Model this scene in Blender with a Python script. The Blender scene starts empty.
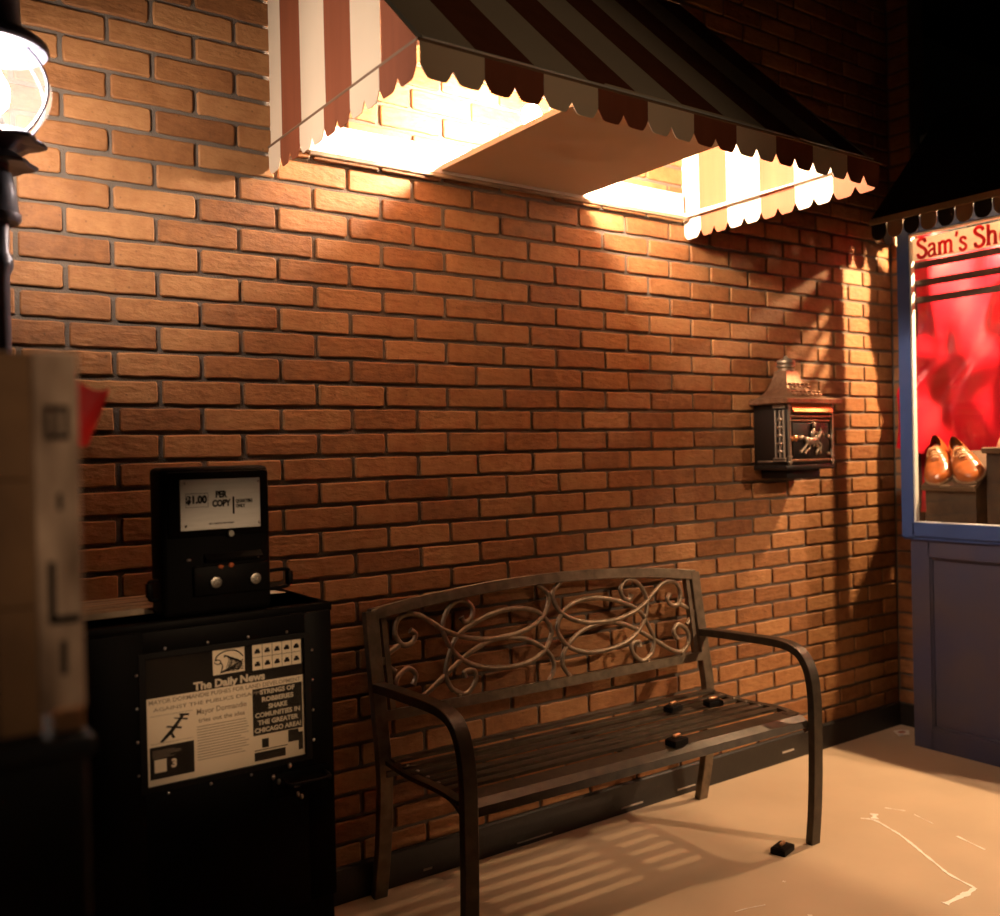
import bpy, bmesh, math, random
from mathutils import Vector, Matrix
random.seed(7)
PI = math.pi
S = bpy.context.scene
C = S.collection

# ------------------------------------------------------------------ camera, world, light, exposure
cd = bpy.data.cameras.new('camera'); cam = bpy.data.objects.new('camera', cd); C.objects.link(cam)
cr = Vector((0.81729492, -0.5757836, -0.02241111)); cu = Vector((0.02201861, -0.00765795, 0.99972823)); cf = Vector((0.57579875, 0.81756627, -0.00641915))
cam.matrix_world = Matrix(((cr.x, cu.x, -cf.x, -0.56326), (cr.y, cu.y, -cf.y, -2.41368), (cr.z, cu.z, -cf.z, 1.24248), (0, 0, 0, 1)))
cd.sensor_fit = 'HORIZONTAL'; cd.sensor_width = 36; cd.lens = 34.02; cd.clip_start = .02
cd.dof.use_dof = True; cd.dof.focus_distance = 2.55; cd.dof.aperture_fstop = 2.3
S.camera = cam
w = bpy.data.worlds.new('world'); S.world = w; w.use_nodes = True
w.node_tree.nodes['Background'].inputs[0].default_value = (1, .62, .38, 1)
w.node_tree.nodes['Background'].inputs[1].default_value = 0.0003
S.view_settings.view_transform = 'Standard'; S.view_settings.look = 'None'
S.view_settings.exposure = 0; S.view_settings.gamma = 1; S.view_settings.use_curve_mapping = False
S.cycles.use_denoising = True
S.cycles.max_bounces = 8; S.cycles.diffuse_bounces = 3; S.cycles.sample_clamp_indirect = 4

def spot(name, loc, target, power, col, angle, blend, rad):
    l = bpy.data.lights.new(name, 'SPOT'); l.energy = power; l.color = col
    l.spot_size = math.radians(angle); l.spot_blend = blend; l.shadow_soft_size = rad
    o = bpy.data.objects.new(name, l); C.objects.link(o); o.location = loc
    o.rotation_euler = (Vector(target) - Vector(loc)).to_track_quat('-Z', 'Y').to_euler()
    return o
WARM = (1, .60, .30)
spot('unseen_spotlight', (3.75, -3.8, 2.9), (2.55, -.50, .12), 660, (1, .66, .40), 40, .9, .05)
spot('unseen_spotlight', (1.95, -4.2, 2.9), (1.9, -.45, .15), 60, (1, .66, .40), 30, .9, .06)
spot('unseen_spotlight', (.6, -4.6, 2.1), (.15, -.5, .86), 350, (1, .66, .38), 9.5, 1, .06)  # added narrow fill for the newspaper and coin plate
spot('awning_fill_spot', (.4, -4.6, 1.7), (.85, -.75, 2.22), 44, (1, .68, .40), 22, 1, .10)  # added fill aimed up at the awning's front stripes
spot('unseen_spotlight', (-.95, -4.0, 2.5), (-.40, -1.5, 1.24), 92, (1, .68, .44), 11, .9, .10)  # added fill for the foreground crate edge
BULB_AWN = 2600; BULB_LANTERN = 780; BULB_BOOTH = 8600

# ------------------------------------------------------------------ materials
def nd(nt, t, **kw):
    n = nt.nodes.new(t)
    for k, v in kw.items(): setattr(n, k, v)
    return n
def mat(name, col, rough=.5, metal=0, var=.12, scale=12, bump=.0, bscale=60, spec=.5, stretch=(1, 1, 1), col2=None, coat=0, transl=0, emit=0):
    m = bpy.data.materials.new(name); m.use_nodes = True; nt = m.node_tree; L = nt.links
    b = nt.nodes['Principled BSDF']
    b.inputs['Roughness'].default_value = rough; b.inputs['Metallic'].default_value = metal
    b.inputs['Specular IOR Level'].default_value = spec; b.inputs['Coat Weight'].default_value = coat
    tc = nd(nt, 'ShaderNodeTexCoord'); mp = nd(nt, 'ShaderNodeMapping'); mp.inputs['Scale'].default_value = stretch
    L.new(tc.outputs['Object'], mp.inputs['Vector'])
    n = nd(nt, 'ShaderNodeTexNoise'); n.inputs['Scale'].default_value = scale; n.inputs['Detail'].default_value = 5
    L.new(mp.outputs[0], n.inputs['Vector'])
    r = nd(nt, 'ShaderNodeValToRGB')
    c2 = col2 or tuple(min(1, c * (1 + var)) for c in col); c1 = col if col2 else tuple(c * (1 - var) for c in col)
    r.color_ramp.elements[0].position = .3; r.color_ramp.elements[1].position = .7
    r.color_ramp.elements[0].color = (*c1, 1); r.color_ramp.elements[1].color = (*c2, 1)
    L.new(n.outputs[0], r.inputs[0]); L.new(r.outputs[0], b.inputs['Base Color'])
    if bump:
        n2 = nd(nt, 'ShaderNodeTexNoise'); n2.inputs['Scale'].default_value = bscale; n2.inputs['Detail'].default_value = 4
        L.new(mp.outputs[0], n2.inputs['Vector'])
        bp = nd(nt, 'ShaderNodeBump'); bp.inputs['Strength'].default_value = bump; bp.inputs['Distance'].default_value = .004
        L.new(n2.outputs[0], bp.inputs['Height']); L.new(bp.outputs[0], b.inputs['Normal'])
    if transl:
        t = nd(nt, 'ShaderNodeBsdfTranslucent'); L.new(r.outputs[0], t.inputs[0])
        mx = nd(nt, 'ShaderNodeMixShader'); mx.inputs[0].default_value = transl
        L.new(b.outputs[0], mx.inputs[1]); L.new(t.outputs[0], mx.inputs[2]); L.new(mx.outputs[0], nt.nodes['Material Output'].inputs[0])
    return m
def emitter(name, col, strength):
    m = bpy.data.materials.new(name); m.use_nodes = True; b = m.node_tree.nodes['Principled BSDF']
    b.inputs['Base Color'].default_value = (.8, .8, .8, 1)
    b.inputs['Emission Color'].default_value = (*col, 1); b.inputs['Emission Strength'].default_value = strength
    return m
def clear(name, gloss=.06, haze=0, tint=(1, 1, 1)):
    m = bpy.data.materials.new(name); m.use_nodes = True; nt = m.node_tree; L = nt.links
    nt.nodes.remove(nt.nodes['Principled BSDF']); out = nt.nodes['Material Output']
    t = nd(nt, 'ShaderNodeBsdfTransparent'); t.inputs[0].default_value = (*tint, 1)
    g = nd(nt, 'ShaderNodeBsdfGlossy'); g.inputs['Roughness'].default_value = .03
    mx = nd(nt, 'ShaderNodeMixShader'); mx.inputs[0].default_value = gloss
    L.new(t.outputs[0], mx.inputs[1]); L.new(g.outputs[0], mx.inputs[2])
    last = mx
    if haze:
        s = nd(nt, 'ShaderNodeBsdfTranslucent'); s.inputs[0].default_value = (.95, .93, .9, 1)
        m2 = nd(nt, 'ShaderNodeMixShader'); m2.inputs[0].default_value = haze
        L.new(mx.outputs[0], m2.inputs[1]); L.new(s.outputs[0], m2.inputs[2]); last = m2
    L.new(last.outputs[0], out.inputs[0])
    return m
def brick_mat():
    m = bpy.data.materials.new('fired_brick'); m.use_nodes = True; nt = m.node_tree; L = nt.links
    b = nt.nodes['Principled BSDF']; b.inputs['Roughness'].default_value = .62; b.inputs['Specular IOR Level'].default_value = .35
    at = nd(nt, 'ShaderNodeAttribute', attribute_name='bv')
    tc = nd(nt, 'ShaderNodeTexCoord')
    n = nd(nt, 'ShaderNodeTexNoise'); n.inputs['Scale'].default_value = 22; n.inputs['Detail'].default_value = 8; n.inputs['Roughness'].default_value = .7
    L.new(tc.outputs['Object'], n.inputs['Vector'])
    a = nd(nt, 'ShaderNodeMath', operation='MULTIPLY_ADD'); L.new(at.outputs['Fac'], a.inputs[0]); a.inputs[1].default_value = .36
    mr = nd(nt, 'ShaderNodeMath', operation='MULTIPLY'); L.new(n.outputs[0], mr.inputs[0]); mr.inputs[1].default_value = .72
    L.new(mr.outputs[0], a.inputs[2])
    r = nd(nt, 'ShaderNodeValToRGB'); e = r.color_ramp.elements
    e[0].position = .22; e[0].color = (.12, .043, .014, 1); e[1].position = .84; e[1].color = (.36, .175, .068, 1)
    x = e.new(.5); x.color = (.235, .098, .033, 1)
    L.new(a.outputs[0], r.inputs[0])
    # small dark pits
    v = nd(nt, 'ShaderNodeTexVoronoi'); v.inputs['Scale'].default_value = 34; L.new(tc.outputs['Object'], v.inputs['Vector'])
    pr = nd(nt, 'ShaderNodeValToRGB'); pr.color_ramp.elements[0].position = .05; pr.color_ramp.elements[1].position = .13
    pr.color_ramp.elements[0].color = (.3, .3, .3, 1); pr.color_ramp.elements[1].color = (1, 1, 1, 1)
    L.new(v.outputs['Distance'], pr.inputs[0])
    mm = nd(nt, 'ShaderNodeMix', data_type='RGBA', blend_type='MULTIPLY'); mm.inputs[0].default_value = .5
    L.new(r.outputs[0], mm.inputs[6]); L.new(pr.outputs[0], mm.inputs[7]); L.new(mm.outputs[2], b.inputs['Base Color'])
    n2 = nd(nt, 'ShaderNodeTexNoise'); n2.inputs['Scale'].default_value = 70; n2.inputs['Detail'].default_value = 6
    mp = nd(nt, 'ShaderNodeMapping'); mp.inputs['Scale'].default_value = (.45, .45, 1); L.new(tc.outputs['Object'], mp.inputs[0]); L.new(mp.outputs[0], n2.inputs['Vector'])
    bp = nd(nt, 'ShaderNodeBump'); bp.inputs['Strength'].default_value = .8; bp.inputs['Distance'].default_value = .005
    L.new(n2.outputs[0], bp.inputs['Height']); L.new(bp.outputs[0], b.inputs['Normal'])
    return m

M_brick = brick_mat()
M_mortar = mat('mortar', (.115, .09, .07), .95, bump=.5, bscale=200)
M_floor = mat('painted_floor', (.50, .37, .25), .42, var=.1, scale=2.2, bump=.05, bscale=30, spec=.4)
M_base = mat('vinyl_baseboard', (.013, .010, .008), .45, var=.3, scale=9, bump=.2)
M_scuff = mat('scuffed_vinyl', (.42, .36, .3), .6)
M_wood = mat('weathered_wood', (.07, .034, .012), .75, scale=9, stretch=(1, 1, .9), col2=(.22, .115, .045), bump=.4, bscale=24)
M_woodx = mat('weathered_board', (.10, .07, .045), .55, scale=7, stretch=(1, 12, 1), col2=(.34, .24, .15), bump=.5, bscale=24)
M_pale = mat('pale_lumber', (.13, .075, .042), .8, scale=13, stretch=(2, 1, .7), col2=(.58, .42, .29))
M_ink = mat('black_ink', (.010, .008, .007), .8, spec=.1)
M_blackp = mat('black_enamel', (.0025, .002, .002), .5, bump=.12, bscale=40, spec=.05)
M_blackm = mat('black_plastic', (.005, .004, .004), .5, spec=.12)
M_steel = mat('bare_steel', (.40, .37, .33), .3, metal=1)
M_alu = mat('brushed_aluminium', (.52, .50, .48), .38, metal=1, scale=20, stretch=(1, 1, 14), var=.06)
M_paper = mat('newsprint', (.74, .62, .46), .8, var=.06, scale=5)
M_greyink = mat('grey_newsprint_ink', (.26, .20, .145), .8)
M_cream = mat('cream_ink', (.62, .53, .40), .8)
M_bench = mat('bronze_powder_coat', (.030, .022, .015), .42, metal=.4, col2=(.060, .045, .030), scale=30, bump=.08, bscale=120)
M_benchLit = mat('bronze_coat_lit_rails', (.10, .075, .05), .38, metal=.5, col2=(.20, .15, .10), scale=30, bump=.08, bscale=120)  # same bench paint made lighter; light on the back rails put into colour
M_cast = mat('cast_antique_bronze', (.15, .11, .072), .38, metal=.6, col2=(.27, .20, .135), scale=40, bump=.15, bscale=90)
M_brass = mat('worn_brass', (.80, .45, .24), .3, metal=.9)
M_red = mat('awning_red_stripe', (.26, .072, .028), .8, var=.12, scale=4, stretch=(6, 6, .5), bump=.1, bscale=300)
M_white = mat('awning_white_stripe', (.82, .67, .50), .8, var=.04, scale=4, bump=.1, bscale=300)
M_board = mat('painted_plywood', (.72, .57, .42), .65, var=.05, scale=3)
M_whitep = mat('white_paint', (.80, .76, .70), .6, var=.03)
M_pipe = mat('tan_piping', (.20, .12, .07), .6)
M_blue = mat('blue_paint', (.030, .068, .22), .45, var=.08, scale=9, bump=.08)
M_navy = mat('worn_navy_paint', (.034, .042, .105), .5, scale=5, col2=(.060, .052, .072), bump=.1, bscale=25)
M_satin = mat('red_satin', (.62, .006, .022), .36, var=.1, scale=3, spec=.6)
M_glass = clear('window_glass', .05)
M_globe = clear('frosted_lantern_glass', .05, .012)
M_leather = mat('tan_leather', (.34, .088, .017), .30, var=.2, scale=16, bump=.06, bscale=150, coat=.4)
M_dleather = mat('dark_leather_lining', (.10, .04, .018), .7)
M_sole = mat('welt_sole', (.30, .20, .12), .55)
M_lace = mat('lace_cord', (.75, .45, .22), .7)
M_nude = mat('peach_leather', (.74, .42, .25), .35, coat=.3)
M_signred = mat('red_sign_paint', (.80, .05, .07), .5, transl=.5)
M_signband = mat('cream_sign_band', (.78, .72, .62), .6, transl=.5)
M_darkwood = mat('dark_slat_wood', (.035, .014, .008), .45, scale=8, stretch=(1, .2, 6))
M_riser = mat('brown_felt_board', (.022, .012, .005), .8, scale=14, col2=(.070, .040, .018))
M_riserTop = mat('riser_top_board', (.10, .058, .030), .6)
M_iron = mat('blued_iron', (.09, .095, .14), .42, metal=.5, bump=.1, bscale=90)
M_flag = mat('red_cloth', (.85, .02, .02), .6)
M_chalk = mat('chalk', (.80, .74, .66), .9)
M_mailb = mat('dark_cast_iron', (.012, .008, .006), .36, metal=.2, bump=.2, bscale=150)
M_mailc = mat('copper_patina_cast', (.20, .10, .055), .38, metal=.75, col2=(.34, .19, .11), scale=60, bump=.25, bscale=160)
M_mailf = mat('bright_copper_flap', (.70, .30, .12), .28, metal=.9)
M_pewter = mat('pewter_relief', (.34, .27, .2), .4, metal=.8)
M_black = mat('matt_black', (.006, .006, .006), .8)
M_awnbeige = mat('booth_awning_beige', (.33, .24, .15), .8)
M_awnblack = mat('booth_awning_black', (.012, .009, .008), .8)
M_amber = mat('amber_plastic', (.35, .08, .02), .4)

# ------------------------------------------------------------------ mesh helpers
class MB:
    def __init__(s): s.bm = bmesh.new(); s.mi = 0
    def _tag(s, faces):
        for f in faces: f.material_index = s.mi
    def face(s, pts):
        f = s.bm.faces.new([s.bm.verts.new(p) for p in pts]); f.material_index = s.mi; return s
    def box(s, x0, y0, z0, x1, y1, z1, bev=0, M=None, seg=2):
        r = bmesh.ops.create_cube(s.bm, size=1); vs = r['verts']
        for v in vs: v.co = Vector(((x0 + x1) / 2 + v.co.x * (x1 - x0), (y0 + y1) / 2 + v.co.y * (y1 - y0), (z0 + z1) / 2 + v.co.z * (z1 - z0)))
        fs = set(f for v in vs for f in v.link_faces)
        s._tag(fs)
        if bev:
            es = list(set(e for v in vs for e in v.link_edges))
            r = bmesh.ops.bevel(s.bm, geom=es, offset=bev, segments=seg, affect='EDGES', profile=.5)
            s._tag(r['faces']); vs = list(set(v for v in r['verts']) | set(v for v in vs if v.is_valid))
            seen = set(vs); 
            for f in r['faces']:
                for v in f.verts:
                    for f2 in v.link_faces:
                        for v2 in f2.verts: seen.add(v2)
            vs = list(seen)
        if M:
            for v in vs: v.co = M @ v.co
        return s
    def prism(s, poly, axis, a, b):
        """poly of 2-D points extruded along axis ('x','y','z') from a to b"""
        def P(p, t): return {'x': (t, p[0], p[1]), 'y': (p[0], t, p[1]), 'z': (p[0], p[1], t)}[axis]
        A = [s.bm.verts.new(P(p, a)) for p in poly]; B = [s.bm.verts.new(P(p, b)) for p in poly]
        n = len(poly); fs = [s.bm.faces.new(A[::-1]), s.bm.faces.new(B)]
        for i in range(n): fs.append(s.bm.faces.new((A[i], A[(i + 1) % n], B[(i + 1) % n], B[i])))
        s._tag(fs); return s
    def sweep(s, path, prof, up=None, closed=False, cap=True, scl=None):
        """prof: 2-D profile (side, up) swept along path; parallel-transported frame"""
        path = [Vector(p) for p in path]; n = len(path)
        T = []
        for i in range(n):
            a = path[(i - 1) % n] if (closed or i > 0) else path[i]; b = path[(i + 1) % n] if (closed or i < n - 1) else path[i]
            T.append((b - a).normalized())
        U = Vector(up) if up else (Vector((0, 0, 1)) if abs(T[0].z) < .9 else Vector((1, 0, 0)))
        rings = []
        for i in range(n):
            side = T[i].cross(U)
            if side.length < 1e-5: side = T[i].cross(Vector((.3, .5, .8)))
            side.normalize(); uu = side.cross(T[i]).normalized()
            if not up: U = uu
            k = scl[i] if scl else 1
            rings.append([s.bm.verts.new(path[i] + side * p[0] * k + uu * p[1] * k) for p in prof])
        m = len(prof); fs = []
        for i in range(n if closed else n - 1):
            A = rings[i]; B = rings[(i + 1) % n]
            for j in range(m): fs.append(s.bm.faces.new((A[j], A[(j + 1) % m], B[(j + 1) % m], B[j])))
        if cap and not closed: fs.append(s.bm.faces.new(rings[0][::-1])); fs.append(s.bm.faces.new(rings[-1]))
        s._tag(fs); return s
    def tube(s, path, r, n=10, closed=False, scl=None):
        return s.sweep(path, [(r * math.cos(2 * PI * i / n), r * math.sin(2 * PI * i / n)) for i in range(n)], closed=closed, scl=scl)
    def bar(s, path, w, t, up=None, closed=False):
        c = min(w, t) * .18
        p = [(-w / 2 + c, -t / 2), (w / 2 - c, -t / 2), (w / 2, -t / 2 + c), (w / 2, t / 2 - c), (w / 2 - c, t / 2), (-w / 2 + c, t / 2), (-w / 2, t / 2 - c), (-w / 2, -t / 2 + c)]
        return s.sweep(path, p, up=up, closed=closed)
    def lathe(s, prof, c, n=28, axis='z', wave=None):
        rings = []
        for (r, h) in prof:
            ring = []
            for i in range(n):
                a = 2 * PI * i / n; rr = r * (1 + (wave(a, h) if wave else 0))
                p = {'z': (rr * math.cos(a), rr * math.sin(a), h), 'y': (rr * math.cos(a), h, rr * math.sin(a)), 'x': (h, rr * math.cos(a), rr * math.sin(a))}[axis]
                ring.append(s.bm.verts.new(Vector(c) + Vector(p)))
            rings.append(ring)
        fs = []
        for A, B in zip(rings, rings[1:]):
            for i in range(n): fs.append(s.bm.faces.new((A[i], A[(i + 1) % n], B[(i + 1) % n], B[i])))
        fs.append(s.bm.faces.new(rings[0][::-1])); fs.append(s.bm.faces.new(rings[-1]))
        s._tag(fs); return s
    def ball(s, c, rx, ry=None, rz=None, rot=None, u=16, v=10):
        ry = ry or rx; rz = rz or rx
        r = bmesh.ops.create_uvsphere(s.bm, u_segments=u, v_segments=v, radius=1)
        for q in r['verts']:
            p = Vector((q.co.x * rx, q.co.y * ry, q.co.z * rz))
            if rot: p = rot @ p
            q.co = p + Vector(c)
        s._tag(set(f for q in r['verts'] for f in q.link_faces)); return s
    def grid(s, fn, nu, nv, thick=0):
        V = [[s.bm.verts.new(fn(i / nu, j / nv)) for j in range(nv + 1)] for i in range(nu + 1)]
        fs = []
        for i in range(nu):
            for j in range(nv): fs.append(s.bm.faces.new((V[i][j], V[i + 1][j], V[i + 1][j + 1], V[i][j + 1])))
        s._tag(fs)
        if thick:
            bmesh.ops.recalc_face_normals(s.bm, faces=fs)
            bmesh.ops.solidify(s.bm, geom=fs, thickness=thick)
        return s
    def build(s, name, m, parent=None, smooth=None, loc=None, rotz=0):
        bmesh.ops.recalc_face_normals(s.bm, faces=s.bm.faces[:])
        me = bpy.data.meshes.new(name); s.bm.to_mesh(me); s.bm.free()
        for k in (m if isinstance(m, (list, tuple)) else [m]): me.materials.append(k)
        if smooth:
            for p in me.polygons: p.use_smooth = True
            me.set_sharp_from_angle(angle=math.radians(smooth))
        o = bpy.data.objects.new(name, me); C.objects.link(o)
        if parent: o.parent = parent
        if loc: o.location = loc
        o.rotation_euler.z = rotz
        return o
def build_each(b, name, m, parent=None, smooth=None):
    """one object per connected piece"""
    me = bpy.data.meshes.new('tmp'); b.bm.to_mesh(me); b.bm.free()
    n = len(me.vertices); lab = list(range(n))
    def find(i):
        while lab[i] != i: lab[i] = lab[lab[i]]; i = lab[i]
        return i
    for e in me.edges:
        i, j = find(e.vertices[0]), find(e.vertices[1])
        if i != j: lab[i] = j
    comp = {}
    for p in me.polygons: comp.setdefault(find(p.vertices[0]), []).append(p)
    out = []
    for ps in comp.values():
        c = MB(); mp = {}
        for p in ps:
            vs = []
            for i in p.vertices:
                if i not in mp: mp[i] = c.bm.verts.new(me.vertices[i].co)
                vs.append(mp[i])
            c.bm.faces.new(vs).material_index = p.material_index
        out.append(c.build(name, m, parent, smooth))
    bpy.data.meshes.remove(me)
    return out
def tag(o, label=None, cat=None, group=None, kind=None):
    for k, v in (('label', label), ('category', cat), ('group', group), ('kind', kind)):
        if v: o[k] = v
    return o
def thing(name, label, cat, loc=(0, 0, 0), rotz=0, group=None):
    o = bpy.data.objects.new(name, None); C.objects.link(o); o.location = loc; o.rotation_euler.z = rotz; o.empty_display_size = .1
    return tag(o, label, cat, group)
def smoothpath(pts, k=6, closed=False):
    P = [Vector(p) for p in pts]; n = len(P); out = []
    for i in range(n if closed else n - 1):
        g = (lambda j: P[j % n]) if closed else (lambda j: P[max(0, min(n - 1, j))])
        a, b, c, d = g(i - 1), g(i), g(i + 1), g(i + 2)
        for j in range(k):
            t = j / k
            out.append(.5 * ((2 * b) + (c - a) * t + (2 * a - 5 * b + 4 * c - d) * t * t + (3 * b - a - 3 * c + d) * t ** 3))
    if not closed: out.append(P[-1])
    return out
def add_text(mb, txt, size, M, bold=0, width=1, align='CENTER', ext=.0004, space=1, maxw=None):
    """lettering as thin solid glyphs; M maps the text plane into the place"""
    cu_ = bpy.data.curves.new('t', 'FONT'); cu_.body = txt; cu_.size = size; cu_.offset = bold; cu_.align_x = align; cu_.align_y = 'CENTER'
    cu_.extrude = ext; cu_.resolution_u = 3; cu_.space_line = space
    ob = bpy.data.objects.new('t', cu_); C.objects.link(ob)
    dg = bpy.context.evaluated_depsgraph_get(); dg.update()
    me = bpy.data.meshes.new_from_object(ob.evaluated_get(dg))
    if maxw:
        xs = [v.co.x for v in me.vertices]; wd = max(xs) - min(xs); width = maxw / wd
    me.transform(M @ Matrix.Diagonal((width, 1, 1, 1)))
    k0 = len(mb.bm.faces); mb.bm.from_mesh(me); mb.bm.faces.ensure_lookup_table()
    for f in mb.bm.faces[k0:]: f.material_index = mb.mi
    bpy.data.objects.remove(ob); bpy.data.curves.remove(cu_); bpy.data.meshes.remove(me)
def face_y(x, y, z): return Matrix.Translation((x, y, z)) @ Matrix.Rotation(PI / 2, 4, 'X')          # reads from -y
def face_x(x, y, z): return Matrix.Translation((x, y, z)) @ Matrix(((0, 0, -1, 0), (-1, 0, 0, 0), (0, 1, 0, 0), (0, 0, 0, 1)))   # reads from -x

# ------------------------------------------------------------------ brick walls
HB, HC, Z0 = .10562, .0677, 1.545
def brick_wall(name, toW, u0, u1, v0, v1, ulim, back, zlim=None, off=0):
    """bricks half-brick index u0..u1, course index v0..v1 (down). toW(u_metres, depth, z) -> world"""
    V, F, col, mi = [], [], [], []
    rnd = random.Random(3 + off)
    for v in range(v0, v1 + 1):
        zc = Z0 - v * HC
        start = u0 + ((u0 + v + off) % 2 == 0)       # v even -> odd joints, v odd -> even joints
        for u in range(start, u1, 2):
            x0, x1 = u * HB + .0060, (u + 2) * HB - .0060
            if ulim:
                x0, x1 = max(x0, ulim[0]), min(x1, ulim[1])
                if x1 - x0 < .02: continue
            za, zb = zc - HC / 2 + .0056, zc + HC / 2 - .0056
            if zlim: za, zb = max(za, zlim[0]), min(zb, zlim[1])
            if zb - za < .008: continue
            j = lambda a=.0013: rnd.uniform(-a, a)
            x0 += j(.0012); x1 += j(.0012); za += j(); zb += j()
            c = rnd.uniform(.002, .006)
            pts = []
            nx, nz = 7, 2
            for i in range(nx + 1): pts.append((x0 + c + (x1 - x0 - 2 * c) * i / nx, za + j()))
            for i in range(1, nz): pts.append((x1 + j(), za + c + (zb - za - 2 * c) * i / nz))
            pts.append((x1 + j() * .5, za + c)); pts.append((x1 + j() * .5, zb - c))
            pts = pts[:nx + 1] + sorted(pts[nx + 1:], key=lambda p: p[1])
            for i in range(nx + 1): pts.append((x1 - c - (x1 - x0 - 2 * c) * i / nx, zb + j()))
            pts += [(x0 + j() * .5, zb - c), (x0 + j(), (za + zb) / 2), (x0 + j() * .5, za + c)]
            n = len(pts); b = len(V); cx, cz = (x0 + x1) / 2, (za + zb) / 2
            dj = rnd.uniform(0, .0016)
            def inset(p, d): return (p[0] + (d if p[0] < cx - .5 * (x1 - x0) + .02 else -d if p[0] > cx + .5 * (x1 - x0) - .02 else 0), p[1] + (d if p[1] < cz else -d))
            for p in pts: V.append(toW(p[0], .010, p[1]))
            for p in pts: V.append(toW(p[0], .0022 + dj, p[1]))
            for p in pts:
                q = inset(p, .0030); V.append(toW(q[0], dj, q[1]))
            for k in (0, 1):
                for i in range(n): F.append((b + k * n + i, b + k * n + (i + 1) % n, b + (k + 1) * n + (i + 1) % n, b + (k + 1) * n + i)); mi.append(0)
            F.append(tuple(b + 2 * n + i for i in range(n))); mi.append(0)
            cv = rnd.random(); col += [cv] * (3 * n)
    b = len(V)
    for p in back: V.append(toW(*p)); col.append(0)
    F += [(b, b + 1, b + 2, b + 3), (b + 4, b + 5, b + 6, b + 7), (b, b + 1, b + 5, b + 4), (b + 1, b + 2, b + 6, b + 5), (b + 2, b + 3, b + 7, b + 6), (b + 3, b, b + 4, b + 7)]
    mi += [1] * 6
    me = bpy.data.meshes.new(name); me.from_pydata(V, [], F); me.materials.append(M_brick); me.materials.append(M_mortar)
    me.polygons.foreach_set('material_index', mi)
    a = me.attributes.new('bv', 'FLOAT', 'POINT'); a.data.foreach_set('value', col)
    bm = bmesh.new(); bm.from_mesh(me); bmesh.ops.recalc_face_normals(bm, faces=bm.faces[:]); bm.to_mesh(me); bm.free()
    o = bpy.data.objects.new(name, me); C.objects.link(o); tag(o, kind='structure'); return o
XC = 3.27
def backbox(a, b, z0, z1, t=.12): return [(a, .0085, z0), (b, .0085, z0), (b, .0085, z1), (a, .0085, z1), (a, t, z0), (b, t, z0), (b, t, z1), (a, t, z1)]
ZT = 3.2
brick_wall('wall_back', lambda u, d, z: (u, d, z), -16, 32, -24, 21, (-1.6, XC), backbox(-1.6, XC + .1, 0, ZT))
# return wall stub beside the booth (faces -x) and the run above the booth
brick_wall('wall_right', lambda u, d, z: (XC + d, -u, z), -2, 2, -24, 21, (.004, .10), backbox(-.006, .1, 0, ZT), off=1)
b = MB(); b.box(-2.2, -5.2, -.1, 5.2, .12, 0); tag(b.build('floor', M_floor), kind='structure')
b = MB(); b.box(-2.2, -5.2, ZT, 5.2, .12, ZT + .1); tag(b.build('ceiling', M_black), kind='structure')
b = MB(); b.prism([(-.0, .0), (-.013, .0), (-.013, .094), (-.009, .1), (0, .1)], 'x', -1.6, XC)
bb = b.build('baseboard_back', M_base); tag(bb, kind='structure')
b = MB()
for (x, z, l, h) in ((2.45, .035, .07, .007), (1.87, .02, .09, .005), (1.60, .017, .10, .006), (.82, .020, .03, .007), (2.0, .055, .02, .012), (1.16, .012, .14, .004)):
    b.box(x, -.0142, z, x + l, -.0128, z + h)
build_each(b, 'scuff_mark', M_scuff, bb)
b = MB(); b.box(XC - .013, -.10, 0, XC, 0, .1, .003); tag(b.build('baseboard_right', M_base), kind='structure')

# ------------------------------------------------------------------ striped awning over the bench
AX0, AX1, AY, AZ, SL = .41, 1.975, -.78, 2.07, 1.0
aw = thing('awning', 'red and white striped fabric awning with scalloped valance on brick wall', 'awning', (1.19, 0, AZ))
NS = 10; SW = (AX1 - AX0) / NS
def rel(o, root):
    o.parent = root; o.matrix_parent_inverse = root.matrix_basis.inverted(); return o
b = MB()
for i in range(NS):
    b.mi = (i + 1) % 2 * 1
    x0, x1 = AX0 + i * SW, AX0 + (i + 1) * SW
    def f(u, v, x0=x0, x1=x1):
        y = AY * (1 - v); sag = -.006 * math.sin(PI * v)
        return (x0 + (x1 - x0) * u, y, AZ + (y - AY) * SL + sag)
    b.grid(f, 2, 8)
rel(b.build('canopy_slope', [M_red, M_white], smooth=40), aw)
ys = [AY, -.624, -.484, -.346, -.203, -.078, .004]
def sidepanel(x, sgn):
    b = MB()
    for i in range(6):
        b.mi = i % 2
        y0, y1 = ys[i], ys[i + 1]
        def f(u, v):
            y = y0 + (y1 - y0) * u
            return (x + sgn * .004 * math.sin(u * PI * 2 + i) * v * (1 - v), y, AZ + ((y - AY) * SL - .006 * math.sin(PI * min(1, (y - AY) / -AY)) + .001) * v)
        b.grid(f, 6, 6)
    rel(b.build('canopy_side', [M_red, M_white], smooth=40), aw)
sidepanel(AX0, -1); sidepanel(AX1, 1)
def scallop(t):
    t = t % 1
    return 2.021 - .024 * min(1, (1 - abs(2 * t - 1)) * 2.3) ** .9 - .003 * t
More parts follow.
